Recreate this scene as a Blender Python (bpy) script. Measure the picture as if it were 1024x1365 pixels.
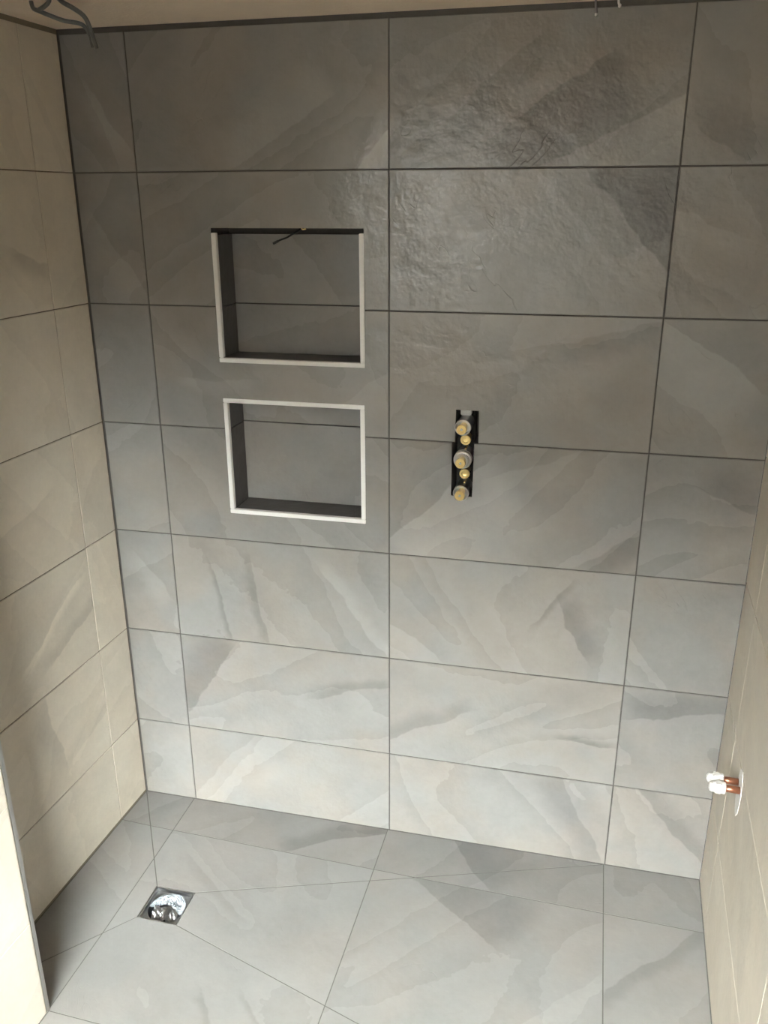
import bpy, bmesh, math, random
from mathutils import Matrix, Vector

random.seed(7)
for o in list(bpy.data.objects):
    bpy.data.objects.remove(o)
S = bpy.context.scene
COL = S.collection

# ------------------------------------------------------------------ camera
CAM_LOC = (0.4455, -1.9309, 1.6912)
YAW, PITCH, ROLL = 0.23325, 1.22184, -0.00287
F_PX = 1134.3
cam_d = bpy.data.cameras.new('camera')
cam = bpy.data.objects.new('camera', cam_d)
COL.objects.link(cam)
cam.matrix_world = (Matrix.Translation(CAM_LOC) @ Matrix.Rotation(YAW, 4, 'Z')
                    @ Matrix.Rotation(PITCH, 4, 'X') @ Matrix.Rotation(ROLL, 4, 'Z'))
cam_d.sensor_fit = 'HORIZONTAL'
cam_d.sensor_width = 27.0
cam_d.lens = F_PX / 1024.0 * 27.0
cam_d.clip_start = 0.02
S.camera = cam

# ------------------------------------------------------------------ world: overcast sky
SKY = 172.0
W = bpy.data.worlds.new('overcast_sky')
S.world = W
W.use_nodes = True
nt = W.node_tree
nt.nodes.clear()
tc = nt.nodes.new('ShaderNodeTexCoord')
sx = nt.nodes.new('ShaderNodeSeparateXYZ')
nt.links.new(tc.outputs['Generated'], sx.inputs[0])
rmp = nt.nodes.new('ShaderNodeValToRGB')          # overcast sky: three times brighter at the zenith, dull ground
mr = nt.nodes.new('ShaderNodeMapRange')
mr.inputs['From Min'].default_value = -1
nt.links.new(sx.outputs['Z'], mr.inputs['Value'])
nt.links.new(mr.outputs[0], rmp.inputs[0])
e = rmp.color_ramp.elements
e[0].position = 0.0; e[0].color = (0.030, 0.028, 0.024, 1)
e[1].position = 1.0; e[1].color = (0.97, 0.99, 1.0, 1)
m = rmp.color_ramp.elements.new(0.497); m.color = (0.045, 0.042, 0.036, 1)
m = rmp.color_ramp.elements.new(0.503); m.color = (0.33, 0.335, 0.335, 1)
bg = nt.nodes.new('ShaderNodeBackground')
bg.inputs['Strength'].default_value = SKY
nt.links.new(rmp.outputs[0], bg.inputs[0])
wo = nt.nodes.new('ShaderNodeOutputWorld')
nt.links.new(bg.outputs[0], wo.inputs[0])

WIN = (-0.60, 0.72, 0.85, 2.03)      # window opening in the wall behind the camera: x0 x1 z0 z1
FRONT_Y = -2.75
pl = bpy.data.lights.new('window_daylight_portal', 'AREA')
pl.shape = 'RECTANGLE'
pl.size = WIN[1] - WIN[0]; pl.size_y = WIN[3] - WIN[2]
pl.cycles.is_portal = True
po = bpy.data.objects.new('window_daylight_portal', pl)
COL.objects.link(po)
po.location = ((WIN[0] + WIN[1]) / 2, FRONT_Y - 0.09, (WIN[2] + WIN[3]) / 2)
po.rotation_euler = (math.pi / 2, 0, math.pi)      # faces +y, into the room

S.view_settings.view_transform = 'Standard'
S.view_settings.look = 'None'
S.view_settings.exposure = 0.0
S.view_settings.gamma = 1.0
S.view_settings.use_curve_mapping = False

# ------------------------------------------------------------------ materials
class N:
    """tiny helper to wire shader nodes"""
    def __init__(s, nt): s.nt = nt
    def new(s, t, **kw):
        n = s.nt.nodes.new(t)
        for k, v in kw.items(): setattr(n, k, v)
        return n
    def put(s, sock, v):
        if v is None: return
        if isinstance(v, bpy.types.NodeSocket): s.nt.links.new(v, sock)
        else: sock.default_value = v
    def math(s, op, a, b=None, c=None, clamp=False):
        n = s.new('ShaderNodeMath', operation=op); n.use_clamp = clamp
        for i, v in enumerate((a, b, c)): s.put(n.inputs[i], v)
        return n.outputs[0]
    def vec(s, op, a, b=None, scale=None):
        n = s.new('ShaderNodeVectorMath', operation=op)
        s.put(n.inputs[0], a); s.put(n.inputs[1], b)
        if scale is not None: s.put(n.inputs['Scale'], scale)
        return n.outputs['Value'] if op in ('DOT_PRODUCT', 'LENGTH') else n.outputs['Vector']
    def noise(s, v, scale, detail=3, rough=.5, dist=0., color=False):
        n = s.new('ShaderNodeTexNoise')
        s.put(n.inputs['Vector'], v)
        n.inputs['Scale'].default_value = scale; n.inputs['Detail'].default_value = detail
        n.inputs['Roughness'].default_value = rough; n.inputs['Distortion'].default_value = dist
        return n.outputs['Color'] if color else n.outputs['Fac']
    def smooth(s, v, a, b, lo=0., hi=1.):
        n = s.new('ShaderNodeMapRange', interpolation_type='SMOOTHSTEP')
        s.put(n.inputs['Value'], v); s.put(n.inputs['From Min'], a); s.put(n.inputs['From Max'], b)
        s.put(n.inputs['To Min'], lo); s.put(n.inputs['To Max'], hi)
        return n.outputs[0]
    def attr(s, name, vector=False):
        n = s.new('ShaderNodeAttribute', attribute_type='OBJECT', attribute_name=name)
        return n.outputs['Vector'] if vector else n.outputs['Fac']

def base_mat(name):
    m = bpy.data.materials.new(name); m.use_nodes = True
    b = m.node_tree.nodes['Principled BSDF']
    return m, N(m.node_tree), b

def simple(name, col, rough=.5, metal=0., var=.0, vscale=30, bump=0., bscale=200, spec=.5):
    m, n, b = base_mat(name)
    b.inputs['Roughness'].default_value = rough
    b.inputs['Metallic'].default_value = metal
    b.inputs['Specular IOR Level'].default_value = spec
    co = n.new('ShaderNodeTexCoord').outputs['Object']
    f = n.noise(co, vscale, 4, .55)
    k = n.math('MULTIPLY_ADD', f, 2 * var, 1 - var)
    mix = n.vec('SCALE', (col[0], col[1], col[2]), scale=k)
    n.put(b.inputs['Base Color'], mix)
    if bump:
        bn = n.new('ShaderNodeBump'); bn.inputs['Strength'].default_value = bump; bn.inputs['Distance'].default_value = .002
        n.put(bn.inputs['Height'], n.noise(co, bscale, 4, .6)); n.put(b.inputs['Normal'], bn.outputs[0])
    return m

def band_group():
    g = bpy.data.node_groups.new('cleft_band', 'ShaderNodeTree')
    I = g.interface
    for nm in ('P', 'A', 'B'): I.new_socket(nm, in_out='INPUT', socket_type='NodeSocketVector')
    I.new_socket('Tone', in_out='OUTPUT', socket_type='NodeSocketFloat')
    n = N(g)
    gi = n.new('NodeGroupInput'); go = n.new('NodeGroupOutput')
    flat = (1, 1, 0)
    A = n.vec('MULTIPLY', gi.outputs['A'], flat); B = n.vec('MULTIPLY', gi.outputs['B'], flat)
    P = n.vec('MULTIPLY', gi.outputs['P'], flat)
    sa = n.new('ShaderNodeSeparateXYZ'); n.put(sa.inputs[0], gi.outputs['A'])
    sb = n.new('ShaderNodeSeparateXYZ'); n.put(sb.inputs[0], gi.outputs['B'])
    amp, wid = sa.outputs[2], sb.outputs[2]
    d = n.vec('SUBTRACT', B, A)
    L = n.math('MAXIMUM', n.vec('LENGTH', d), 1e-4)
    u = n.vec('SCALE', d, scale=n.math('DIVIDE', 1., L))
    r = n.vec('SUBTRACT', P, A)
    t = n.vec('DOT_PRODUCT', r, u)
    nrm = n.vec('CROSS_PRODUCT', (0, 0, 1), u)
    s = n.vec('DOT_PRODUCT', r, nrm)
    w = n.math('MAXIMUM', wid, 1e-3)
    m1 = n.smooth(s, 0., .005)
    m2 = n.smooth(s, n.math('MULTIPLY', w, .25), w, 1., 0.)
    t1 = n.smooth(t, -.06, .02)
    t2 = n.smooth(n.math('SUBTRACT', L, t), -.06, .02)
    o = n.math('MULTIPLY', n.math('MULTIPLY', m1, m2), n.math('MULTIPLY', n.math('MULTIPLY', t1, t2), amp))
    n.put(go.inputs['Tone'], o)
    return g
BAND = band_group()

def tile_mat(name, base, warm, saw_amp, rough, bump=.45, edge=True):
    m, n, b = base_mat(name)
    co = n.new('ShaderNodeTexCoord').outputs['Object']
    flat = n.vec('MULTIPLY', co, (1, 1, 0.))
    seed = n.attr('seed'); rot = n.attr('rot')
    off = n.vec('SCALE', (17.31, 9.17, 5.73), scale=seed)
    vr = n.new('ShaderNodeVectorRotate', rotation_type='Z_AXIS')
    n.put(vr.inputs['Vector'], flat); n.put(vr.inputs['Angle'], rot)
    q = n.vec('ADD', n.vec('MULTIPLY', vr.outputs[0], (.9, 2.4, 1)), off)
    ps = n.vec('ADD', flat, off)
    qw = n.vec('ADD', q, n.vec('SCALE', n.vec('SUBTRACT', n.noise(ps, 26., 2, .6, 0, True), (.5, .5, .5)), scale=.05))
    n1 = n.noise(qw, 1.7, .6, .4, .7)
    v = n.math('FRACT', n.math('MULTIPLY', n1, 5.0))
    n2 = n.noise(ps, 9., 4, .6, .2)
    n3 = n.noise(ps, 70., 2, .65)
    nb = n.noise(ps, 2.6, 2, .5)
    # warp for the cleft edges
    w1 = n.vec('SCALE', n.vec('SUBTRACT', n.noise(ps, 7., 2, .55, 0, True), (.5, .5, .5)), scale=.055)
    w2 = n.vec('SCALE', n.vec('SUBTRACT', n.noise(ps, 45., 1.5, .6, 0, True), (.5, .5, .5)), scale=.010)
    pw = n.vec('ADD', n.vec('ADD', flat, w1), w2)
    tone = None
    for i in range(4):
        g = n.new('ShaderNodeGroup'); g.node_tree = BAND
        n.put(g.inputs['P'], pw); n.put(g.inputs['A'], n.attr('bA%d' % i, True)); n.put(g.inputs['B'], n.attr('bB%d' % i, True))
        tone = g.outputs[0] if tone is None else n.math('ADD', tone, g.outputs[0])
    sawc = n.math('MULTIPLY', n.math('SUBTRACT', v, .5), saw_amp)
    mott = n.math('MULTIPLY', n.math('SUBTRACT', n2, .5), .26)
    fine = n.math('MULTIPLY', n.math('SUBTRACT', n3, .5), .10)
    big = n.math('MULTIPLY', n.math('SUBTRACT', nb, .5), .22)
    k = n.math('ADD', n.math('ADD', sawc, n.math('ADD', mott, fine)), n.math('ADD', big, n.math('MULTIPLY', tone, 1.85)))
    k = n.math('ADD', k, n.math('ADD', 1.0, n.attr('tone')))
    hue = n.new('ShaderNodeMix', data_type='RGBA')
    n.put(hue.inputs['Factor'], n.smooth(n.noise(n.vec('ADD', ps, (5, 1, 2)), 5., 3), .35, .65))
    hue.inputs[6].default_value = (*base, 1); hue.inputs[7].default_value = (*warm, 1)
    n.put(b.inputs['Base Color'], n.vec('SCALE', hue.outputs[2], scale=k))
    b.inputs['Roughness'].default_value = rough
    b.inputs['Specular IOR Level'].default_value = .5
    # relief: cleft steps, a few crack lines, fine grain
    crack = n.math('ABSOLUTE', n.math('SUBTRACT', n.noise(n.vec('MULTIPLY', q, (1, 1.3, 1)), 3.2, 3, .6, .3), .5))
    crack = n.smooth(crack, 0., .005, -1., 0.)
    crack = n.math('MULTIPLY', crack, n.smooth(n.noise(n.vec('ADD', ps, (8, 3, 1)), 6., 2), .55, .66))
    h = n.math('ADD', n.math('MULTIPLY', n2, 1.6), n.math('MULTIPLY', n.noise(ps, 28., 3, .6), .55))
    h = n.math('ADD', h, n.math('MULTIPLY', crack, .16))
    h = n.math('ADD', h, n.math('MULTIPLY', n3, .12))
    bn = n.new('ShaderNodeBump'); bn.inputs['Strength'].default_value = bump; bn.inputs['Distance'].default_value = .0045
    n.put(bn.inputs['Height'], h); n.put(b.inputs['Normal'], bn.outputs[0])
    return m

GREY = tile_mat('grey_slate_tile', (.268, .265, .256), (.288, .268, .245), .105, .23, .62)
LINING = tile_mat('dark_lining_tile', (.085, .083, .078), (.09, .084, .078), .09, .40)  # darker base than the back tile, for niche sides, shelf and top
GREYF = tile_mat('grey_slate_floor_tile', (.245, .243, .234), (.262, .248, .232), .11, .52, .3)
CREAM_LIT = tile_mat('lit_cream_slate_tile', (.72, .67, .58), (.73, .66, .56), .06, .46, .3)  # cream tile lightened to stand for strong daylight on the entry wall
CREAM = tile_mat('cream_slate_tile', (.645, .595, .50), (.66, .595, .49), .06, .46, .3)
GROUT_DARK = simple('dark_grey_grout', (.085, .080, .073), .9, var=.2, vscale=60)
GROUT_MID = simple('grey_grout', (.13, .125, .115), .9, var=.2, vscale=60)
GROUT_BROWN = simple('taupe_grout', (.20, .165, .12), .9, var=.2, vscale=60)
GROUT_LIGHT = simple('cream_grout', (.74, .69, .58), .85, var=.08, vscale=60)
PLASTER = simple('bare_brown_plaster', (.19, .125, .075), .95, var=.10, vscale=14, bump=.6, bscale=120)
CEIL = simple('ceiling_plaster', (.90, .76, .60), .95, var=.10, vscale=9, bump=.7, bscale=90)
WHITE_PL = simple('white_filler', (.82, .80, .76), .9, var=.08, vscale=80, bump=.6, bscale=300)
ALU = simple('satin_silver_strip', (.96, .95, .925), .25, 0., var=.03, vscale=90)
ALU_GREY = simple('matt_aluminium', (.62, .62, .61), .42, 1., var=.05, vscale=90)
CHROME = simple('dull_chrome', (.74, .73, .72), .28, .9, var=.08, vscale=150)
BRASS = simple('brass', (1.0, .77, .34), .32, .78, var=.10, vscale=120)
COPPER = simple('copper', (.62, .29, .185), .30, 1., var=.22, vscale=60)
STEEL = simple('drain_steel', (.50, .51, .52), .30, 1., var=.15, vscale=60)
WHITE = simple('white_plastic', (.86, .85, .82), .45, var=.03)
BLACK = simple('black_rubber', (.018, .017, .016), .6, var=.2)
NEAR_BLACK = simple('near_black_matt', (.030, .027, .024), .95, var=.4, vscale=90, bump=.5)  # near-black base colour for the valve body
CABLE = simple('grey_cable_sheath', (.115, .112, .105), .32, var=.2, vscale=80)
WIREGREY = simple('grey_wire', (.20, .19, .20), .5, var=.1)
FRAMEW = simple('white_window_frame', (.80, .80, .79), .4, var=.03)

def film_mat():
    m, n, b = base_mat('protective_film')
    b.inputs['Base Color'].default_value = (.46, .51, .56, 1)
    b.inputs['Roughness'].default_value = .24
    b.inputs['Coat Weight'].default_value = .6
    b.inputs['Coat Roughness'].default_value = .06
    co = n.new('ShaderNodeTexCoord').outputs['Object']
    bn = n.new('ShaderNodeBump'); bn.inputs['Strength'].default_value = .9; bn.inputs['Distance'].default_value = .006
    vo = n.new('ShaderNodeTexVoronoi'); vo.inputs['Scale'].default_value = 55; n.put(vo.inputs['Vector'], co)
    n.put(bn.inputs['Height'], vo.outputs['Distance']); n.put(b.inputs['Normal'], bn.outputs[0])
    return m
FILM = film_mat()

def glass_mat():
    m = bpy.data.materials.new('window_glass'); m.use_nodes = True
    n = N(m.node_tree); m.node_tree.nodes.clear()
    t = n.new('ShaderNodeBsdfTransparent'); t.inputs[0].default_value = (.97, .98, .97, 1)
    g = n.new('ShaderNodeBsdfGlossy'); g.inputs['Roughness'].default_value = .02
    fr = n.new('ShaderNodeFresnel'); fr.inputs['IOR'].default_value = 1.45
    mx = n.new('ShaderNodeMixShader'); o = n.new('ShaderNodeOutputMaterial')
    n.put(mx.inputs[0], fr.outputs[0]); n.put(mx.inputs[1], t.outputs[0]); n.put(mx.inputs[2], g.outputs[0])
    n.put(o.inputs[0], mx.outputs[0])
    return m
GLASS = glass_mat()

# ------------------------------------------------------------------ mesh helpers
def obj(name, bm, mat, parent=None, M=None, smooth=False):
    me = bpy.data.meshes.new(name)
    bmesh.ops.recalc_face_normals(bm, faces=bm.faces)
    bm.to_mesh(me); bm.free()
    if smooth:
        for p in me.polygons: p.use_smooth = True
    if mat: me.materials.append(mat)
    o = bpy.data.objects.new(name, me); COL.objects.link(o)
    if parent: o.parent = parent
    if M is not None:
        if parent: o.matrix_local = M
        else: o.matrix_world = M
    return o

def empty(name, loc=(0, 0, 0)):
    o = bpy.data.objects.new(name, None); COL.objects.link(o); o.location = loc
    o.empty_display_size = .05
    return o

def tag(o, label, cat=None, group=None, kind=None):
    o['label'] = label
    if cat: o['category'] = cat
    if group: o['group'] = group
    if kind: o['kind'] = kind
    return o

def T(x, y, z): return Matrix.Translation((x, y, z))

def add_box(bm, x0, x1, y0, y1, z0, z1):
    v = [bm.verts.new((x, y, z)) for x in (x0, x1) for y in (y0, y1) for z in (z0, z1)]
    for f in ((0, 1, 3, 2), (4, 6, 7, 5), (0, 4, 5, 1), (2, 3, 7, 6), (0, 2, 6, 4), (1, 5, 7, 3)):
        bm.faces.new([v[i] for i in f])

def box(name, b, mat, parent=None, bevel=0., M=None):
    bm = bmesh.new(); add_box(bm, *b)
    if bevel: bmesh.ops.bevel(bm, geom=bm.edges[:], offset=bevel, segments=3, affect='EDGES')
    return obj(name, bm, mat, parent, M)

def area2(p): return sum(p[i][0] * p[(i + 1) % len(p)][1] - p[(i + 1) % len(p)][0] * p[i][1] for i in range(len(p)))

def slab(bm, poly, thick, zf=lambda x, y: 0., bevel=.0011):
    """extruded plate with its face at zf and softened face edges"""
    if area2(poly) < 0: poly = poly[::-1]
    top = [bm.verts.new((x, y, zf(x, y))) for x, y in poly]
    bot = [bm.verts.new((x, y, zf(x, y) - thick)) for x, y in poly]
    ft = bm.faces.new(top); bm.faces.new(bot[::-1])
    n = len(poly)
    for i in range(n): bm.faces.new((top[i], bot[i], bot[(i + 1) % n], top[(i + 1) % n]))
    if bevel: bmesh.ops.bevel(bm, geom=list(ft.edges), offset=bevel, segments=1, affect='EDGES')

def lathe(bm, prof, M=Matrix.Identity(4), seg=28, cap0=True, cap1=True):
    """profile (r, h) around local z"""
    rings = []
    for r, h in prof:
        rings.append([bm.verts.new(M @ Vector((r * math.cos(2 * math.pi * i / seg), r * math.sin(2 * math.pi * i / seg), h))) for i in range(seg)])
    for a, b in zip(rings, rings[1:]):
        for i in range(seg): bm.faces.new((a[i], a[(i + 1) % seg], b[(i + 1) % seg], b[i]))
    if cap0: bm.faces.new(rings[0][::-1])
    if cap1: bm.faces.new(rings[-1])

def spline(pts, n=10):
    P = [Vector(p) for p in pts]; P = [2 * P[0] - P[1]] + P + [2 * P[-1] - P[-2]]
    out = []
    for i in range(1, len(P) - 2):
        a, b, c, d = P[i - 1:i + 3]
        for k in range(n):
            t = k / n
            out.append(.5 * ((2 * b) + (c - a) * t + (2 * a - 5 * b + 4 * c - d) * t * t + (3 * b - a - 3 * c + d) * t ** 3))
    out.append(P[-2]); return out

def tube(bm, pts, r, seg=10, n=10):
    P = spline(pts, n); rings = []
    up = Vector((0.3, 0.2, 1)).normalized()
    for i, p in enumerate(P):
        t = (P[min(i + 1, len(P) - 1)] - P[max(i - 1, 0)]).normalized()
        a = t.cross(up).normalized(); b = t.cross(a).normalized()
        rr = r(i / (len(P) - 1)) if callable(r) else r
        rings.append([bm.verts.new(p + rr * (math.cos(2 * math.pi * k / seg) * a + math.sin(2 * math.pi * k / seg) * b)) for k in range(seg)])
    for a, b in zip(rings, rings[1:]):
        for k in range(seg): bm.faces.new((a[k], a[(k + 1) % seg], b[(k + 1) % seg], b[k]))
    bm.faces.new(rings[0]); bm.faces.new(rings[-1][::-1])

def relief(bm, xs, ys, depth, back):
    """closed block whose front steps back cell by cell: used for walls with recesses"""
    V = {}
    def v(x, y, z):
        k = (round(x, 5), round(y, 5), round(z, 5))
        if k not in V: V[k] = bm.verts.new(k)
        return V[k]
    def face(*p):
        q = []
        for c in p:
            w = v(*c)
            if w not in q: q.append(w)
        if len(q) > 2:
            try: bm.faces.new(q)
            except ValueError: pass
    D = {}
    nx, ny = len(xs) - 1, len(ys) - 1
    for i in range(nx):
        for j in range(ny):
            D[i, j] = -depth((xs[i] + xs[i + 1]) / 2, (ys[j] + ys[j + 1]) / 2)
    for i in range(nx):
        for j in range(ny):
            z = D[i, j]; x0, x1, y0, y1 = xs[i], xs[i + 1], ys[j], ys[j + 1]
            face((x0, y0, z), (x1, y0, z), (x1, y1, z), (x0, y1, z))
            face((x0, y0, -back), (x0, y1, -back), (x1, y1, -back), (x1, y0, -back))
            z2 = D.get((i + 1, j), -back)
            if z2 != z: face((x1, y0, z), (x1, y0, z2), (x1, y1, z2), (x1, y1, z))
            z2 = D.get((i, j + 1), -back)
            if z2 != z: face((x0, y1, z), (x1, y1, z), (x1, y1, z2), (x0, y1, z2))
            if i == 0: face((x0, y0, z), (x0, y1, z), (x0, y1, -back), (x0, y0, -back))
            if j == 0: face((x0, y0, z), (x0, y0, -back), (x1, y0, -back), (x1, y0, z))

J = .0013          # half a joint
def set_tile(o, cx, cy, bands, tone=0., rot=None, seed=None):
    o['seed'] = seed if seed is not None else random.uniform(0, 9)
    o['rot'] = rot if rot is not None else random.choice((-.75, -.6, .7, .85, 1.0))
    o['tone'] = tone
    for i, (ax, ay, bx, by, w, a) in enumerate(bands[:4]):
        o['bA%d' % i] = [ax - cx, ay - cy, a]
        o['bB%d' % i] = [bx - cx, by - cy, w]

def in_rect(b, x0, x1, y0, y1):
    mx, my = (b[0] + b[2]) / 2, (b[1] + b[3]) / 2
    return x0 < mx < x1 and y0 < my < y1

# ------------------------------------------------------------------ slate markings: edge start, edge end (tile lies left of it), width, tone
BACK_BANDS = [
    (-0.345, 1.768, -0.14, 1.889, 0.12, 0.1), (-0.004, 1.85, -0.08, 1.762, 0.08, 0.2), (0.289, 2.006, 0.137, 1.858, 0.1, -0.1), (0.435, 1.956, 0.221, 1.828, 0.25, -0.13),
    (0.604, 1.892, 0.338, 1.77, 0.15, 0.14), (0.437, 1.73, 0.594, 1.549, 0.3, -0.16), (0.588, 1.447, 0.404, 1.399, 0.08, -0.08), (0.802, 1.327, 0.61, 1.455, 0.2, 0.12),
    (0.213, 1.111, 0.002, 0.905, 0.35, 0.15), (0.42, 1.145, 0.245, 1.08, 0.1, 0.07), (0.586, 0.953, 0.469, 0.877, 0.1, -0.09), (0.134, 0.579, 0.008, 0.665, 0.1, 0.09),
    (0.435, 0.75, 0.492, 0.64, 0.07, -0.14), (0.431, 0.81, 0.377, 0.716, 0.025, -0.11), (0.008, 0.311, 0.206, 0.413, 0.06, -0.1), (0.477, 0.374, 0.569, 0.365, 0.03, -0.15),
    (0.59, 0.012, 0.48, 0.252, 0.12, -0.09), (-0.438, 0.574, -0.485, 0.767, 0.02, -0.12), (-0.176, 0.783, -0.014, 0.567, 0.05, 0.1), (-0.335, 0.586, -0.371, 0.785, 0.04, -0.1),
    (-0.598, 0.303, -0.442, 0.519, 0.15, -0.12), (-0.193, 0.411, -0.0, 0.471, 0.04, -0.1), (-0.41, 0.238, -0.603, 0.023, 0.2, 0.06), (0.656, 0.257, 0.838, 0.056, 0.07, -0.11),
    (0.64, 0.464, 0.85, 0.507, 0.1, -0.12), (0.73, 1.073, 0.836, 1.032, 0.1, -0.1), (0.734, 1.626, 0.609, 1.666, 0.08, 0.08), (0.742, 1.503, 0.611, 1.57, 0.06, -0.06),
    (0.618, 1.829, 0.731, 1.765, 0.1, -0.1), (-0.615, 1.822, -0.696, 1.933, 0.06, 0.1), (-0.613, 1.496, -0.713, 1.659, 0.1, 0.08), (-0.374, 1.286, -0.513, 1.29, 0.05, 0.07),
    (-0.404, 1.421, -0.181, 1.34, 0.03, 0.05), (-0.616, 0.684, -0.692, 0.778, 0.07, 0.08), (-0.016, 1.311, -0.185, 1.193, 0.1, 0.07), (0.202, 1.629, 0.135, 1.706, 0.07, 0.08),
]
FLOOR_BANDS = [
    (-0.245, -0.137, -0.005, -0.016, 0.08, -0.14), (0.113, -0.182, 0.322, -0.327, 0.3, -0.12), (0.187, -0.006, 0.286, -0.141, 0.2, -0.12), (0.81, -0.183, 0.593, -0.42, 0.05, -0.11),
    (-0.302, -0.378, -0.51, -0.222, 0.04, -0.07), (-0.237, -0.686, -0.293, -0.622, 0.03, -0.1), (-0.133, -0.661, -0.19, -0.607, 0.02, -0.09), (0.587, -0.364, 0.411, -0.534, 0.1, 0.06),
]
LEFT_BANDS = [
    (-0.194, 0.789, -0.41, 0.669, 0.03, 0.1), (-0.33, 0.624, -0.134, 0.695, 0.05, -0.11), (-0.336, 0.358, -0.371, 0.53, 0.08, -0.1), (-0.15, 1.565, -0.244, 1.602, 0.05, -0.1),
    (-0.432, 0.994, -0.264, 1.043, 0.1, 0.06), (-0.297, 0.329, -0.111, 0.385, 0.06, -0.06),
]

# ------------------------------------------------------------------ setting
H = 2.057
TOP = 2.047
ROWS = [.0, .2583, .5583, .8583, 1.1583, 1.4583, 1.7583, TOP]
SK = .045                                  # side walls stand a little off square

# back wall -----------------------------------------------------------
XC = [-.7605, -.600, 0., .600, .8447]
N1 = (-.425, -.058, 1.325, 1.637)
N2 = (-.423, -.060, .9335, 1.2365)
ND = .098
SLOT = ((.160, .214, 1.1583, 1.237), (.153, .2045, 1.025, 1.1583))
MB = Matrix(((1, 0, 0, 0), (0, 0, -1, 0), (0, 1, 0, 0), (0, 0, 0, 1)))
def back_depth(x, z):
    for a in (N1, N2):
        if a[0] < x < a[1] and a[2] < z < a[3]: return ND + .010
    for a in SLOT:
        if a[0] < x < a[1] and a[2] < z < a[3]: return .085
    return .0022
xs = sorted({-.90, .98, *N1[:2], *N2[:2], .153, .160, .2045, .214})
ys = sorted({-.10, H, *N1[2:], *N2[2:], 1.025, 1.1583, 1.237})
bm = bmesh.new(); relief(bm, xs, ys, back_depth, .24)
wall_back = tag(obj('wall_back', bm, GROUT_DARK, None, MB), 'back shower wall of dark grey slate-look tiles with two niches', kind='structure')

cuts = {(1, 5): [('bot', N1[0], N1[1], N1[3])], (1, 4): [('top', N1[0], N1[1], N1[2]), ('bot', N2[0], N2[1], N2[3])],
        (1, 3): [('top', N2[0], N2[1], N2[2])], (2, 4): [('bot', SLOT[0][0], SLOT[0][1], SLOT[0][3])],
        (2, 3): [('top', SLOT[1][0], SLOT[1][1], SLOT[1][2])]}
BTONE = {(3, 0): -.04, (3, 1): -.09, (3, 2): -.06, (3, 3): -.04, (0, 3): .03}  # right column darkened in colour to imitate daylight fading to the right
BROT = {(1, 6): -.85, (2, 6): -.8, (2, 5): .9, (2, 4): -.5, (2, 3): -.75, (2, 2): .9, (2, 1): -.5, (1, 2): 1.15, (1, 1): -.5, (1, 0): -.7, (2, 0): .9}
for c in range(4):
    for r in range(7):
        x0, x1, y0, y1 = XC[c] + J, XC[c + 1] - J, ROWS[r] + J, ROWS[r + 1] - J
        cx, cy = (XC[c] + XC[c + 1]) / 2, (ROWS[r] + ROWS[r + 1]) / 2
        bottom = [(x0, y0), (x1, y0)]; top = [(x1, y1), (x0, y1)]
        for side, a, b, h in cuts.get((c, r), []):
            a -= .0008; b += .0008
            if side == 'bot': bottom = [(x0, y0), (a, y0), (a, h + .0008), (b, h + .0008), (b, y0), (x1, y0)]
            else: top = [(x1, y1), (b, y1), (b, h - .0008), (a, h - .0008), (a, y1), (x0, y1)]
        poly = [(x - cx, y - cy) for x, y in bottom + top]
        bm = bmesh.new(); slab(bm, poly, .009)
        o = obj('tile', bm, GREY, wall_back, T(cx, cy, random.uniform(-.0003, .0003)))
        set_tile(o, cx, cy, [b for b in BACK_BANDS if in_rect(b, XC[c] - .01, XC[c + 1] + .01, ROWS[r] - .01, ROWS[r + 1] + .01)],
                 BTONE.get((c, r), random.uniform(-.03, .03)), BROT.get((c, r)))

# left wall of the recess -------------------------------------------------
def frame(ox, oy, ax, n):
    ax = Vector((ax[0], ax[1], 0)).normalized(); n = Vector((n[0], n[1], 0)).normalized()
    M = Matrix.Identity(4)
    for i in range(3): M[i][0] = ax[i]; M[i][1] = (0, 0, 1)[i]; M[i][2] = n[i]
    M[0][3], M[1][3] = ox, oy
    return M
def tiled_wall(name, label, M, cols, rows, mat, grout, bands, ext, back=.12, tone=None):
    bm = bmesh.new(); relief(bm, [ext[0], ext[1]], [-.10, H], lambda x, y: .0022, back)
    w = tag(obj(name, bm, grout, None, M), label, kind='structure')
    for c in range(len(cols) - 1):
        for r in range(len(rows) - 1):
            x0, x1, y0, y1 = cols[c], cols[c + 1], rows[r], rows[r + 1]
            cx, cy = (x0 + x1) / 2, (y0 + y1) / 2
            bm = bmesh.new()
            slab(bm, [(x0 + J - cx, y0 + J - cy), (x1 - J - cx, y0 + J - cy), (x1 - J - cx, y1 - J - cy), (x0 + J - cx, y1 - J - cy)], .009)
            o = obj('tile', bm, mat, w, T(cx, cy, random.uniform(-.0003, .0003)))
            set_tile(o, cx, cy, [b for b in bands if in_rect(b, x0 - .01, x1 + .01, y0 - .01, y1 + .01)], random.uniform(-.03, .03))
    return w
ML = frame(-.762, 0, (SK, 1), (1, -SK))
wall_left = tiled_wall('wall_left', 'cream tiled side wall of the shower recess', ML, [-.735, -.1385, -.003], [.007] + ROWS[1:], CREAM, GROUT_BROWN, LEFT_BANDS, (-.737, 0.0), .10)

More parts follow.
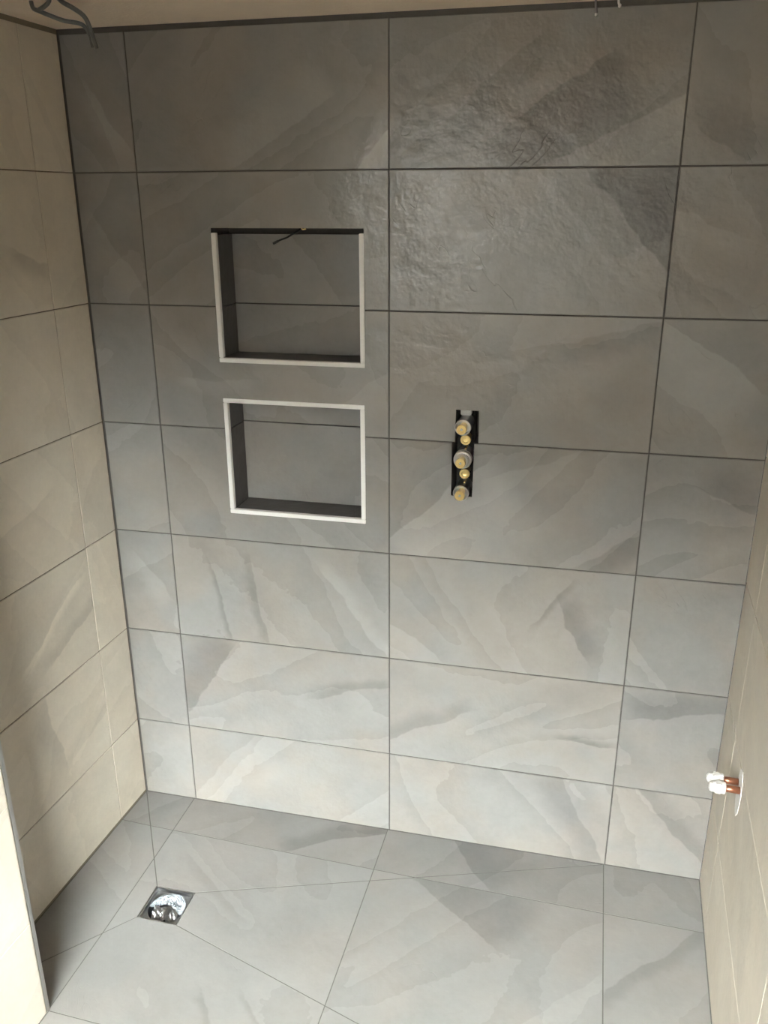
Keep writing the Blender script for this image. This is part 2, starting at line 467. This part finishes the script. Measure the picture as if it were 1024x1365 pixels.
# left wall outside the recess: stands proud of it, metal edge strip
EX, EY = -.609, -.735
ME = frame(EX, EY, (SK, 1), (1, -SK))
wall_entry = tiled_wall('wall_entry', 'cream tiled wall standing proud of the shower recess', ME, [-2.42, -1.812, -1.212, -.612, -.011], ROWS, CREAM_LIT, GROUT_LIGHT, [], (-2.47, -.0005), .30)
bm = bmesh.new(); add_box(bm, -.0095, -.0005, .002, TOP, -.010, .0008)
trim = tag(obj('trim_1', bm, ALU_GREY, None, ME), 'slim matt metal edge strip on the outer corner of the cream wall', kind='structure')

# right wall
MR = frame(.844, 0, (-SK, -1), (-1, SK))
RROWS = [.003, .267, .567, .867, 1.167, 1.467, 1.767, TOP]
wall_right = tiled_wall('wall_right', 'cream tiled right wall with pipe stubs', MR, [.003, .176, .776, 1.30], RROWS, CREAM, GROUT_LIGHT, [], (0.0, 1.302), .10)

# the room beyond: plain plaster
wall_return = tag(box('wall_return', (.89, 1.62, -1.36, -1.26, -.1, H), PLASTER), 'bare plaster return wall behind the right shower wall', kind='structure')
wall_side = tag(box('wall_side', (1.52, 1.62, FRONT_Y, -1.362, -.1, H), PLASTER), 'bare plaster side wall of the room', kind='structure')
bm = bmesh.new()
add_box(bm, -1.0, WIN[0], FRONT_Y - .18, FRONT_Y, -.1, H)
add_box(bm, WIN[1], 1.7, FRONT_Y - .18, FRONT_Y, -.1, H)
add_box(bm, WIN[0], WIN[1], FRONT_Y - .18, FRONT_Y, -.1, WIN[2])
add_box(bm, WIN[0], WIN[1], FRONT_Y - .18, FRONT_Y, WIN[3], H)
wall_front = tag(obj('wall_front', bm, PLASTER), 'bare plaster wall with the window', kind='structure')
win = tag(empty('window_1', ((WIN[0] + WIN[1]) / 2, FRONT_Y - .09, WIN[2])), 'white framed window opposite the shower', kind='structure')
w2, wh = (WIN[1] - WIN[0]) / 2, WIN[3] - WIN[2]
bm = bmesh.new()
add_box(bm, -w2, -w2 + .05, -.03, .03, 0, wh); add_box(bm, w2 - .05, w2, -.03, .03, 0, wh)
add_box(bm, -w2, w2, -.03, .03, 0, .05); add_box(bm, -w2, w2, -.03, .03, wh - .05, wh)
obj('window_frame', bm, FRAMEW, win, T(0, 0, 0))
box('window_pane', (-w2 + .04, w2 - .04, -.003, .003, .04, wh - .04), GLASS, win, M=T(0, 0, 0))

SKY_BLOCKER = simple('dark_sky_blocker', (.020, .017, .014), .9, var=.3, vscale=3)  # near-black so the added sky blockers bounce little light
tag(box('wall_light_shaper', (-7, 1, FRONT_Y - 15., FRONT_Y - 14.6, -3., 1.9), simple('white_reflector', (.80, .79, .76), .9, var=.05, vscale=2)), 'added unseen white wall reflecting skylight through the gap', kind='structure')  # unseen wall added as a reflector for the tile highlight
bm = bmesh.new()                                           # unseen wall added to block low sky, slanted to soften the gradient
slab(bm, [(-1.62, -3.), (9., -3.), (9., 3.2), (2.6, 3.2), (-1.62, 5.3)], .4, bevel=0)
tag(obj('wall_light_shaper', bm, SKY_BLOCKER, None, Matrix(((1, 0, 0, 0), (0, 0, 1, FRONT_Y - 8.), (0, 1, 0, 0), (0, 0, 0, 1)))), 'added unseen dark wall blocking low sky outside the window', kind='structure')
tag(box('wall_light_shaper', (-9, -1.98, FRONT_Y - 8.4, FRONT_Y - 8., -3., 4.3), SKY_BLOCKER), 'added unseen dark wall blocking low sky beyond the gap', kind='structure')  # second added blocker, leaving a narrow slit of bright sky
bm = bmesh.new(); add_box(bm, -1.05, 1.72, FRONT_Y - .2, .3, H, H + .12)
ceiling = tag(obj('ceiling', bm, CEIL), 'beige bare plaster ceiling above the tiles', kind='structure')

# floor ------------------------------------------------------------------
SLOPE = .006
DR = [(-.5525, -.340), (-.444, -.340), (-.444, -.449), (-.5525, -.447)]       # drain hole BL BR FR FL
BL, BR, FR, FL = (-.763, 0.), (.597, 0.), (.590, -.774), (-.7955, -.735)
def plane3(a, b, c):
    n = (Vector(b) - Vector(a)).cross(Vector(c) - Vector(a)); d = n.dot(Vector(a))
    return lambda x, y: (d - n.x * x - n.y * y) / n.z
def p3(p, z): return (p[0], p[1], z)
sectors = []
for (c0, c1, d0, d1) in ((BL, BR, DR[0], DR[1]), (BR, FR, DR[1], DR[2]), (FR, FL, DR[2], DR[3]), (FL, BL, DR[3], DR[0])):
    md = ((d0[0] + d1[0]) / 2, (d0[1] + d1[1]) / 2)
    sectors.append(([c0, c1, d1, d0], plane3(p3(c0, 0), p3(c1, 0), p3(md, -SLOPE))))
flat = lambda x, y: 0.
fl_line = lambda x: -.757 - .029 * x
xr = lambda y: .844 + SK * y
regions = sectors + [
    ([BR, (.8435, 0.), (xr(-.78), fl_line(xr(-.78))), FR], flat),
    ([(EX, fl_line(EX)), (xr(-.78), fl_line(xr(-.78))), (xr(-1.302), -1.302), (EX + SK * (-1.302 - EY), -1.302)], flat),
    ([(EX + SK * (-1.302 - EY), -1.302), (xr(-1.302), -1.302), (xr(-1.302), -1.362), (EX + SK * (-1.362 - EY), -1.362)], flat),
    ([(EX + SK * (-1.362 - EY), -1.362), (1.52, -1.362), (1.52, FRONT_Y), (EX + SK * (FRONT_Y - EY), FRONT_Y)], flat)]
def clip(poly, a, b):
    """keep what lies left of a->b"""
    out = []
    f = lambda p: (b[0] - a[0]) * (p[1] - a[1]) - (b[1] - a[1]) * (p[0] - a[0])
    for i in range(len(poly)):
        p, q = poly[i], poly[(i + 1) % len(poly)]; fp, fq = f(p), f(q)
        if fp >= 0: out.append(p)
        if fp * fq < 0:
            t = fp / (fp - fq); out.append((p[0] + t * (q[0] - p[0]), p[1] + t * (q[1] - p[1])))
    return out
def ccw(p): return p if area2(p) > 0 else p[::-1]
def inter(p, q):
    p, q = ccw(list(p)), ccw(list(q))
    for i in range(len(q)):
        if len(p) < 3: return []
        p = clip(p, q[i], q[(i + 1) % len(q)])
    return p
def inset(p, d):
    p = ccw(p); out = p
    for i in range(len(p)):
        a, b = p[i], p[(i + 1) % len(p)]
        L = math.hypot(b[0] - a[0], b[1] - a[1])
        if L < 1e-6: continue
        n = (-(b[1] - a[1]) / L * d, (b[0] - a[0]) / L * d)
        out = clip(out, (a[0] + n[0], a[1] + n[1]), (b[0] + n[0], b[1] + n[1]))
        if len(out) < 3: return []
    return out
def dedupe(p):
    o = []
    for q in p:
        if not o or math.hypot(q[0] - o[-1][0], q[1] - o[-1][1]) > 2e-4: o.append(q)
    while len(o) > 1 and math.hypot(o[0][0] - o[-1][0], o[0][1] - o[-1][1]) < 2e-4: o.pop()
    return o

bm = bmesh.new()
for poly, zf in sectors:
    bm.faces.new([bm.verts.new((x, y, zf(x, y) - .0007)) for x, y in ccw(poly)])
for poly in ([BR, (1.7, .1), (1.7, fl_line(1.7)), FR], [(-.95, .1), (1.7, .1), BR, BL], [(-.95, .1), BL, FL, (-.95, -.735)],
             [(-.95, -.735), FL, FR, (1.7, fl_line(1.7)), (1.7, FRONT_Y - .1), (-.95, FRONT_Y - .1)]):
    bm.faces.new([bm.verts.new((x, y, -.0007)) for x, y in ccw(poly)])
PIT = -.075
pb = [bm.verts.new((x, y, PIT)) for x, y in DR]
pt = [bm.verts.new((x, y, -SLOPE - .0007)) for x, y in DR]
bm.faces.new(pb)
for i in range(4): bm.faces.new((pt[i], pt[(i + 1) % 4], pb[(i + 1) % 4], pb[i]))
bmesh.ops.remove_doubles(bm, verts=bm.verts, dist=1e-5)
add_box(bm, -.95, 1.7, FRONT_Y - .1, .1, -.16, -.09)
floor = tag(obj('floor', bm, GROUT_MID), 'grey tiled shower floor falling to a square drain', kind='structure')

xl = [lambda y: -1.205 + .011 * y, lambda y: -.605 + .009 * y, lambda y: -.005 + .016 * y, lambda y: .597 + .010 * y, lambda y: 1.197 + .010 * y, lambda y: 1.797]
yl = [.4425, -.1565, -.757, -1.357, -1.957, -2.557, -3.157, -3.757]
def crossing(fx, y0):
    x = fx(y0)
    for _ in range(4): y = y0 - .029 * x; x = fx(y)
    return (x, y0 - .029 * x)
ftone = {}
for i in range(len(xl) - 1):
    for j in range(len(yl) - 1):
        cell = [crossing(xl[i], yl[j]), crossing(xl[i + 1], yl[j]), crossing(xl[i + 1], yl[j + 1]), crossing(xl[i], yl[j + 1])]
        cx = sum(p[0] for p in cell) / 4; cy = sum(p[1] for p in cell) / 4
        seed, rot, tone = random.uniform(0, 9), random.choice((-.7, .8, 1.1)), random.uniform(-.03, .03)
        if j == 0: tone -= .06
        bands = [b for b in FLOOR_BANDS if in_rect(b, xl[i](-.3), xl[i + 1](-.3), fl_line(0) + .001 if j == 1 else yl[j + 1], yl[j])]
        for poly, zf in regions:
            p = inter(cell, poly)
            if len(p) < 3 or abs(area2(p)) < 6e-4: continue
            p = dedupe(inset(dedupe(p), J))
            if len(p) < 3 or abs(area2(p)) < 3e-4: continue
            bm = bmesh.new()
            slab(bm, [(x - cx, y - cy) for x, y in p], .009, lambda x, y, zf=zf: zf(x + cx, y + cy), 0)
            o = obj('tile', bm, GREYF, floor, T(cx, cy, 0))
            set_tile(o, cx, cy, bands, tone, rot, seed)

# ------------------------------------------------------------------ niches
def niche(R, has_top, label, seam):
    x0, x1, z0, z1 = R
    t = .0112                                             # visible width of the edge strip
    root = tag(empty('wall_niche', ((x0 + x1) / 2, 0, z0)), label, 'niche', 'shower niches')
    root.matrix_world = MB @ T((x0 + x1) / 2, z0, 0)      # local x right, y up, z towards the room
    w, h = (x1 - x0) / 2, z1 - z0
    ti = 0. if has_top else None
    itop = h - t if has_top else h - .012
    # edge strips
    e = .0012
    if has_top: box('edge_strip', (-w, w, h - t, h, -.012, e), ALU, root, .0012, T(0, 0, 0))
    sh = h - t - .0003 if has_top else h - .011
    box('edge_strip', (-w, w, 0, t, -.012, e), ALU, root, .0012, T(0, 0, 0))
    box('edge_strip', (-w, -w + t, t + .0003, sh, -.012, e), ALU, root, .0012, T(0, 0, 0))
    box('edge_strip', (w - t, w, t + .0003, sh, -.012, e), ALU, root, .0012, T(0, 0, 0))
    # lining tiles
    s = seam - z0
    def lin(name, poly, M, cx, cy):
        bm = bmesh.new(); slab(bm, poly, .0065, bevel=.0006)
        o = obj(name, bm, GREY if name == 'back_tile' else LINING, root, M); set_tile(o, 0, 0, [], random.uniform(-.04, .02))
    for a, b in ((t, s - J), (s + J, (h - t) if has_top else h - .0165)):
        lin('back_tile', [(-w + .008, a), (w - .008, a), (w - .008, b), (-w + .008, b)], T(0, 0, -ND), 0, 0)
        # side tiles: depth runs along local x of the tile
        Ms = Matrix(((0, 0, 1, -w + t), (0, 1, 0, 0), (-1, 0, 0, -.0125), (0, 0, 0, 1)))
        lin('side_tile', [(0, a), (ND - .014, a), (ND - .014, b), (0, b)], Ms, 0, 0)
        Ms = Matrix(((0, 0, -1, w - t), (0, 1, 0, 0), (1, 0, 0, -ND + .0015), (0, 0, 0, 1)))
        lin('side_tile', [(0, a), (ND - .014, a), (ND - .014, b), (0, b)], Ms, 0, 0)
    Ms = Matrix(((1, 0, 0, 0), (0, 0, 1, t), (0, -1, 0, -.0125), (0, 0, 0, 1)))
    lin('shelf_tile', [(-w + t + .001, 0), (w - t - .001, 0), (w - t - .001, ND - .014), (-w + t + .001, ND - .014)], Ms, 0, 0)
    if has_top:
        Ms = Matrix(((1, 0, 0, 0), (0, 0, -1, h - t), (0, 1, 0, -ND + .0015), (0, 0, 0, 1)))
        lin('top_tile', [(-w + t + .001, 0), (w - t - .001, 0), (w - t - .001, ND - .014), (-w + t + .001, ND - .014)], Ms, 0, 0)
    return root
n_up = niche(N1, False, 'square wall niche without a top metal edge, black wire hanging inside', 1.4565)
n_lo = niche(N2, True, 'square wall niche framed by bright metal edge on all four sides', 1.1565)

bm = bmesh.new()
tube(bm, [(-.222, .060, 1.640), (-.226, .052, 1.632), (-.240, .045, 1.623), (-.255, .045, 1.615), (-.272, .045, 1.609), (-.289, .045, 1.601)], lambda t: .0022 if t < .85 else .0032, 8)
nw = obj('wire', bm, BLACK, None, None, True)
tag(nw, 'short black wire dangling from the top of the niche', 'wire')
bm = bmesh.new(); tube(bm, [(-.221, .052, 1.636), (-.216, .046, 1.633), (-.208, .046, 1.634)], .0016, 8)
obj('bare_end', bm, BRASS, nw, None, True)

# ------------------------------------------------------------------ shower valve in its slot
valve = tag(empty('shower_valve', (.181, .05, 1.025)), 'brass and chrome concealed shower valve in a narrow wall slot', 'valve')
vl = valve.location
def vpart(name, bm, mat, smooth=True):
    o = obj(name, bm, mat, valve, T(-vl.x, -vl.y, -vl.z), False)
    if smooth:
        for p in o.data.polygons: p.use_smooth = True
        bpy.context.view_layer.objects.active = o
        o.data.set_sharp_from_angle(angle=math.radians(35))
    return o
AX = Matrix.Rotation(math.pi / 2, 4, 'X')                 # local z -> world -y
def axis(x, z): return T(x, 0, z) @ AX
bm = bmesh.new(); add_box(bm, .1655, .2005, .055, .082, 1.030, 1.228); bmesh.ops.bevel(bm, geom=bm.edges[:], offset=.004, segments=2, affect='EDGES')
vpart('valve_body', bm, NEAR_BLACK)
bm = bmesh.new(); add_box(bm, .1665, .192, .030, .055, 1.2165, 1.2305); bmesh.ops.bevel(bm, geom=bm.edges[:], offset=.002, segments=2, affect='EDGES')
vpart('inlet_block', bm, WHITE_PL)
def plug(x, z, y):          # brass spindle end with a screw recess, front at world y
    bm = bmesh.new(); h = -y
    lathe(bm, [(.0085, -.045), (.0085, h - .014), (.0112, h - .013), (.0118, h - .011), (.0118, h - .0012), (.0108, h), (.0062, h), (.0058, h - .0012), (.0036, h - .0012), (.0034, h - .004)], axis(x, z), 32)
    o = vpart('spindle', bm, BRASS)
    bm = bmesh.new(); lathe(bm, [(.0026, h - .004), (.0026, h - .0008)], axis(x, z), 16)
    s = obj('screw', bm, CHROME, o, T(0, 0, 0)); return o
def sleeve(x, z, y, r=.0192, knurl=False):
    bm = bmesh.new(); h = -y
    if not knurl:
        lathe(bm, [(r * .92, -.055), (r * .92, h - .018), (r, h - .016), (r, h - .001), (r - .001, h), (r - .0028, h), (r - .0032, h - .001), (r - .0032, h - .02)], axis(x, z), 36)
    else:
        lathe(bm, [(r, -.055), (r, h - .030), (r + .0022, h - .029), (r + .0022, h - .024), (r, h - .023), (r, h - .019), (r + .0022, h - .018), (r + .0022, h - .012), (r + .001, h - .011),
                   (r - .003, h - .011), (r - .003, h - .004), (r - .0045, h - .003), (r - .0045, h), (r - .0075, h), (r - .0075, h - .008)], axis(x, z), 40)
    return vpart('sleeve', bm, CHROME)
VX = .1788
sleeve(VX + .0005, 1.1985, -.016); plug(VX, 1.198, -.036)
sleeve(VX + .0005, 1.118, -.018, .0195, True); plug(VX, 1.118, -.040)
sleeve(VX + .0005, 1.038, -.018); plug(VX, 1.037, -.036)
for z in (1.1625, 1.0785):
    bm = bmesh.new(); h = -.010
    lathe(bm, [(.0095, -.050), (.0095, h - .010), (.0125, h - .009), (.0125, h - .001), (.0115, h), (.0072, h), (.0066, h - .004), (.003, h - .005)], axis(.183, z), 32)
    o = vpart('stop_screw', bm, BRASS)
    bm = bmesh.new(); lathe(bm, [(.0022, -.052), (.0022, -.014)], axis(.183, z - .0235), 12)
    vpart('pin', bm, BRASS)

# ------------------------------------------------------------------ floor drain
dcx, dcy = -.498, -.394
drain = tag(empty('floor_drain', (dcx, dcy, PIT)), 'open square floor drain with crumpled film over a round steel cup', 'drain')
def dpart(name, bm, mat, smooth=False): return obj(name, bm, mat, drain, T(-dcx, -dcy, -PIT), smooth)
bm = bmesh.new()                                           # square liner: four thin walls and a bottom flange
ins = .0018; zt = -.0085; zb = -.019
o4 = [(x + (ins if x < dcx else -ins), y + (ins if y < dcy else -ins)) for x, y in DR]
i4 = [(x + (.0045 if x < dcx else -.0045), y + (.0045 if y < dcy else -.0045)) for x, y in DR]
vo = [bm.verts.new((*p, zt)) for p in o4]; vi = [bm.verts.new((*p, zt)) for p in i4]
vb = [bm.verts.new((*p, zb)) for p in i4]; vob = [bm.verts.new((*p, zb - .003)) for p in o4]
RC = .0490; seg = 32
ring = [bm.verts.new((dcx + RC * math.cos(a), dcy + RC * math.sin(a), zb)) for a in [2 * math.pi * k / seg for k in range(seg)]]
for i in range(4):
    j = (i + 1) % 4
    bm.faces.new((vo[i], vo[j], vi[j], vi[i])); bm.faces.new((vi[i], vi[j], vb[j], vb[i])); bm.faces.new((vo[j], vo[i], vob[i], vob[j]))
def near_corner(a):
    c, s = math.cos(a), math.sin(a)
    return (0 if s > 0 else 3) if c < 0 else (1 if s > 0 else 2)
for k in range(seg):
    a0 = 2 * math.pi * (k + .5) / seg
    q = near_corner(a0); bm.faces.new((ring[k], ring[(k + 1) % seg], vb[q]))
for k in (0, seg // 4, seg // 2, 3 * seg // 4):
    a = 2 * math.pi * k / seg
    bm.faces.new((ring[k], vb[near_corner(a - .01)], vb[near_corner(a + .01)]))
dpart('square_liner', bm, STEEL)
bm = bmesh.new()
lathe(bm, [(.0498, -.019), (.0488, -.0165), (.0476, -.018), (.046, -.036), (.038, -.052), (.022, -.060), (.004, -.061)], T(dcx, dcy, 0), 36, False, True)
dpart('cup', bm, STEEL, True)
bm = bmesh.new(); lathe(bm, [(.013, -.060), (.013, -.046), (.010, -.044), (.008, -.044), (.008, -.058)], T(dcx - .014, dcy - .018, 0), 20)
dpart('outlet_stub', bm, BLACK, True)
bm = bmesh.new()                                           # crumpled film draped over the back half of the cup
rng = random.Random(4); G = 22; vs = {}
for i in range(G + 1):
    for j in range(G + 1):
        u, v = i / G, j / G
        ang = math.radians(-25 + 222 * u); rad = .0475 * (v if v > .05 else .05)
        x = dcx + rad * math.cos(ang) * .98; y = dcy + .004 + rad * math.sin(ang) * .92
        z = -.0165 + .009 * (1 - v ** 2) + rng.uniform(-.0028, .0028) * (1 - .6 * v) + .003 * math.sin(9 * u + 4 * v)
        vs[i, j] = bm.verts.new((x, y, z))
for i in range(G):
    for j in range(G): bm.faces.new((vs[i, j], vs[i + 1, j], vs[i + 1, j + 1], vs[i, j + 1]))
dpart('film', bm, FILM)
bm = bmesh.new()                                           # loose flap of film folded forward
vs = {}
for i in range(15):
    for j in range(8):
        u, v = i / 14 - .5, j / 7
        vs[i, j] = bm.verts.new((dcx + .004 + u * .066, dcy - .001 - v * .030 + .004 * math.cos(6 * u), -.0125 - .018 * v * v + rng.uniform(-.002, .002) + .004 * math.sin(8 * u)))
for i in range(14):
    for j in range(7): bm.faces.new((vs[i, j], vs[i + 1, j], vs[i + 1, j + 1], vs[i, j + 1]))
dpart('film_flap', bm, STEEL)

# ------------------------------------------------------------------ copper pipe stubs on the right wall
def wall_r(s, z, n=0.): return MR @ Vector((s, z, n))
bm = bmesh.new()
rng = random.Random(11); PC = (.318, .522); K = 40
poly = [(.027 * math.cos(2 * math.pi * k / K) * (1 + rng.uniform(-.06, .06)), .057 * math.sin(2 * math.pi * k / K) * (1 + rng.uniform(-.05, .05))) for k in range(K)]
slab(bm, poly, .0015, bevel=.0004)
pp = obj('filler_patch', bm, WHITE_PL, wall_right, T(PC[0], PC[1], .0018))
pp['label'] = 'white filler around the pipes'
def pipe(s, z, ln, label):
    root = tag(empty('pipe_stub'), label, 'pipe', 'capped pipe stubs')
    root.matrix_world = MR @ T(s, z, .0024)
    bm = bmesh.new()
    lathe(bm, [(.0076, 0), (.0076, ln)], seg=24)
    p = obj('pipe', bm, COPPER, root, T(0, 0, 0), False)
    for f in p.data.polygons: f.use_smooth = len(f.vertices) == 4
    bm = bmesh.new()
    lathe(bm, [(.0112, ln - .009), (.0126, ln - .0075), (.0126, ln - .003), (.0118, ln)], seg=24)
    obj('collar', bm, WHITE, root, T(0, 0, 0))
    bm = bmesh.new()
    lathe(bm, [(.0128, ln - .001), (.0138, ln + .001), (.0138, ln + .010), (.0126, ln + .012)], seg=6)
    lathe(bm, [(.0112, ln + .0115), (.0112, ln + .018), (.0098, ln + .022), (.0060, ln + .024)], seg=20)
    obj('cap', bm, WHITE, root, T(0, 0, 0))
pipe(.301, .535, .039, 'white capped copper pipe stub next to the tile joint by the corner')
pipe(.331, .536, .037, 'white capped copper pipe stub standing further from the tiled corner')

# ------------------------------------------------------------------ cables at the ceiling
cable = tag(empty('ceiling_cable', (-.60, -.29, H)), 'looped grey electrical cable hanging from the ceiling above the corner', 'cable')
def strand(pts, r):
    bm = bmesh.new(); tube(bm, pts, r, 10, 12)
    obj('strand', bm, CABLE, cable, T(.60, .29, -H), True)
strand([(-.647, -.262, 2.058), (-.640, -.268, 2.044), (-.627, -.27, 2.038), (-.607, -.26, 2.030), (-.588, -.25, 2.0235), (-.565, -.225, 2.020), (-.561, -.207, 2.004), (-.560, -.203, 1.983)], .0040)
strand([(-.570, -.30, 2.058), (-.566, -.285, 2.048), (-.556, -.262, 2.040), (-.549, -.24, 2.030), (-.551, -.22, 2.012), (-.552, -.203, 1.982)], .0044)
strand([(-.629, -.270, 2.039), (-.610, -.276, 2.044), (-.596, -.282, 2.050), (-.588, -.29, 2.058)], .0040)
for x, z, c, lab in ((.414, 2.034, WIREGREY, 'thin grey wire end poking out above the tiles'), (.457, 2.047, WHITE, 'tiny white wire end poking out above the tiles')):
    bm = bmesh.new(); tube(bm, [(x - .003, -.006, 2.058), (x - .002, -.006, 2.050), (x, -.005, z)], .0024, 8)
    wr = tag(obj('wire_end', bm, c, None, None, True), lab, 'wire')
    bm = bmesh.new(); lathe(bm, [(.0030, 0), (.0030, -.004), (.0012, -.006)], T(x, -.005, z + .001), 10)
    obj('tip', bm, WHITE, wr, None, True)
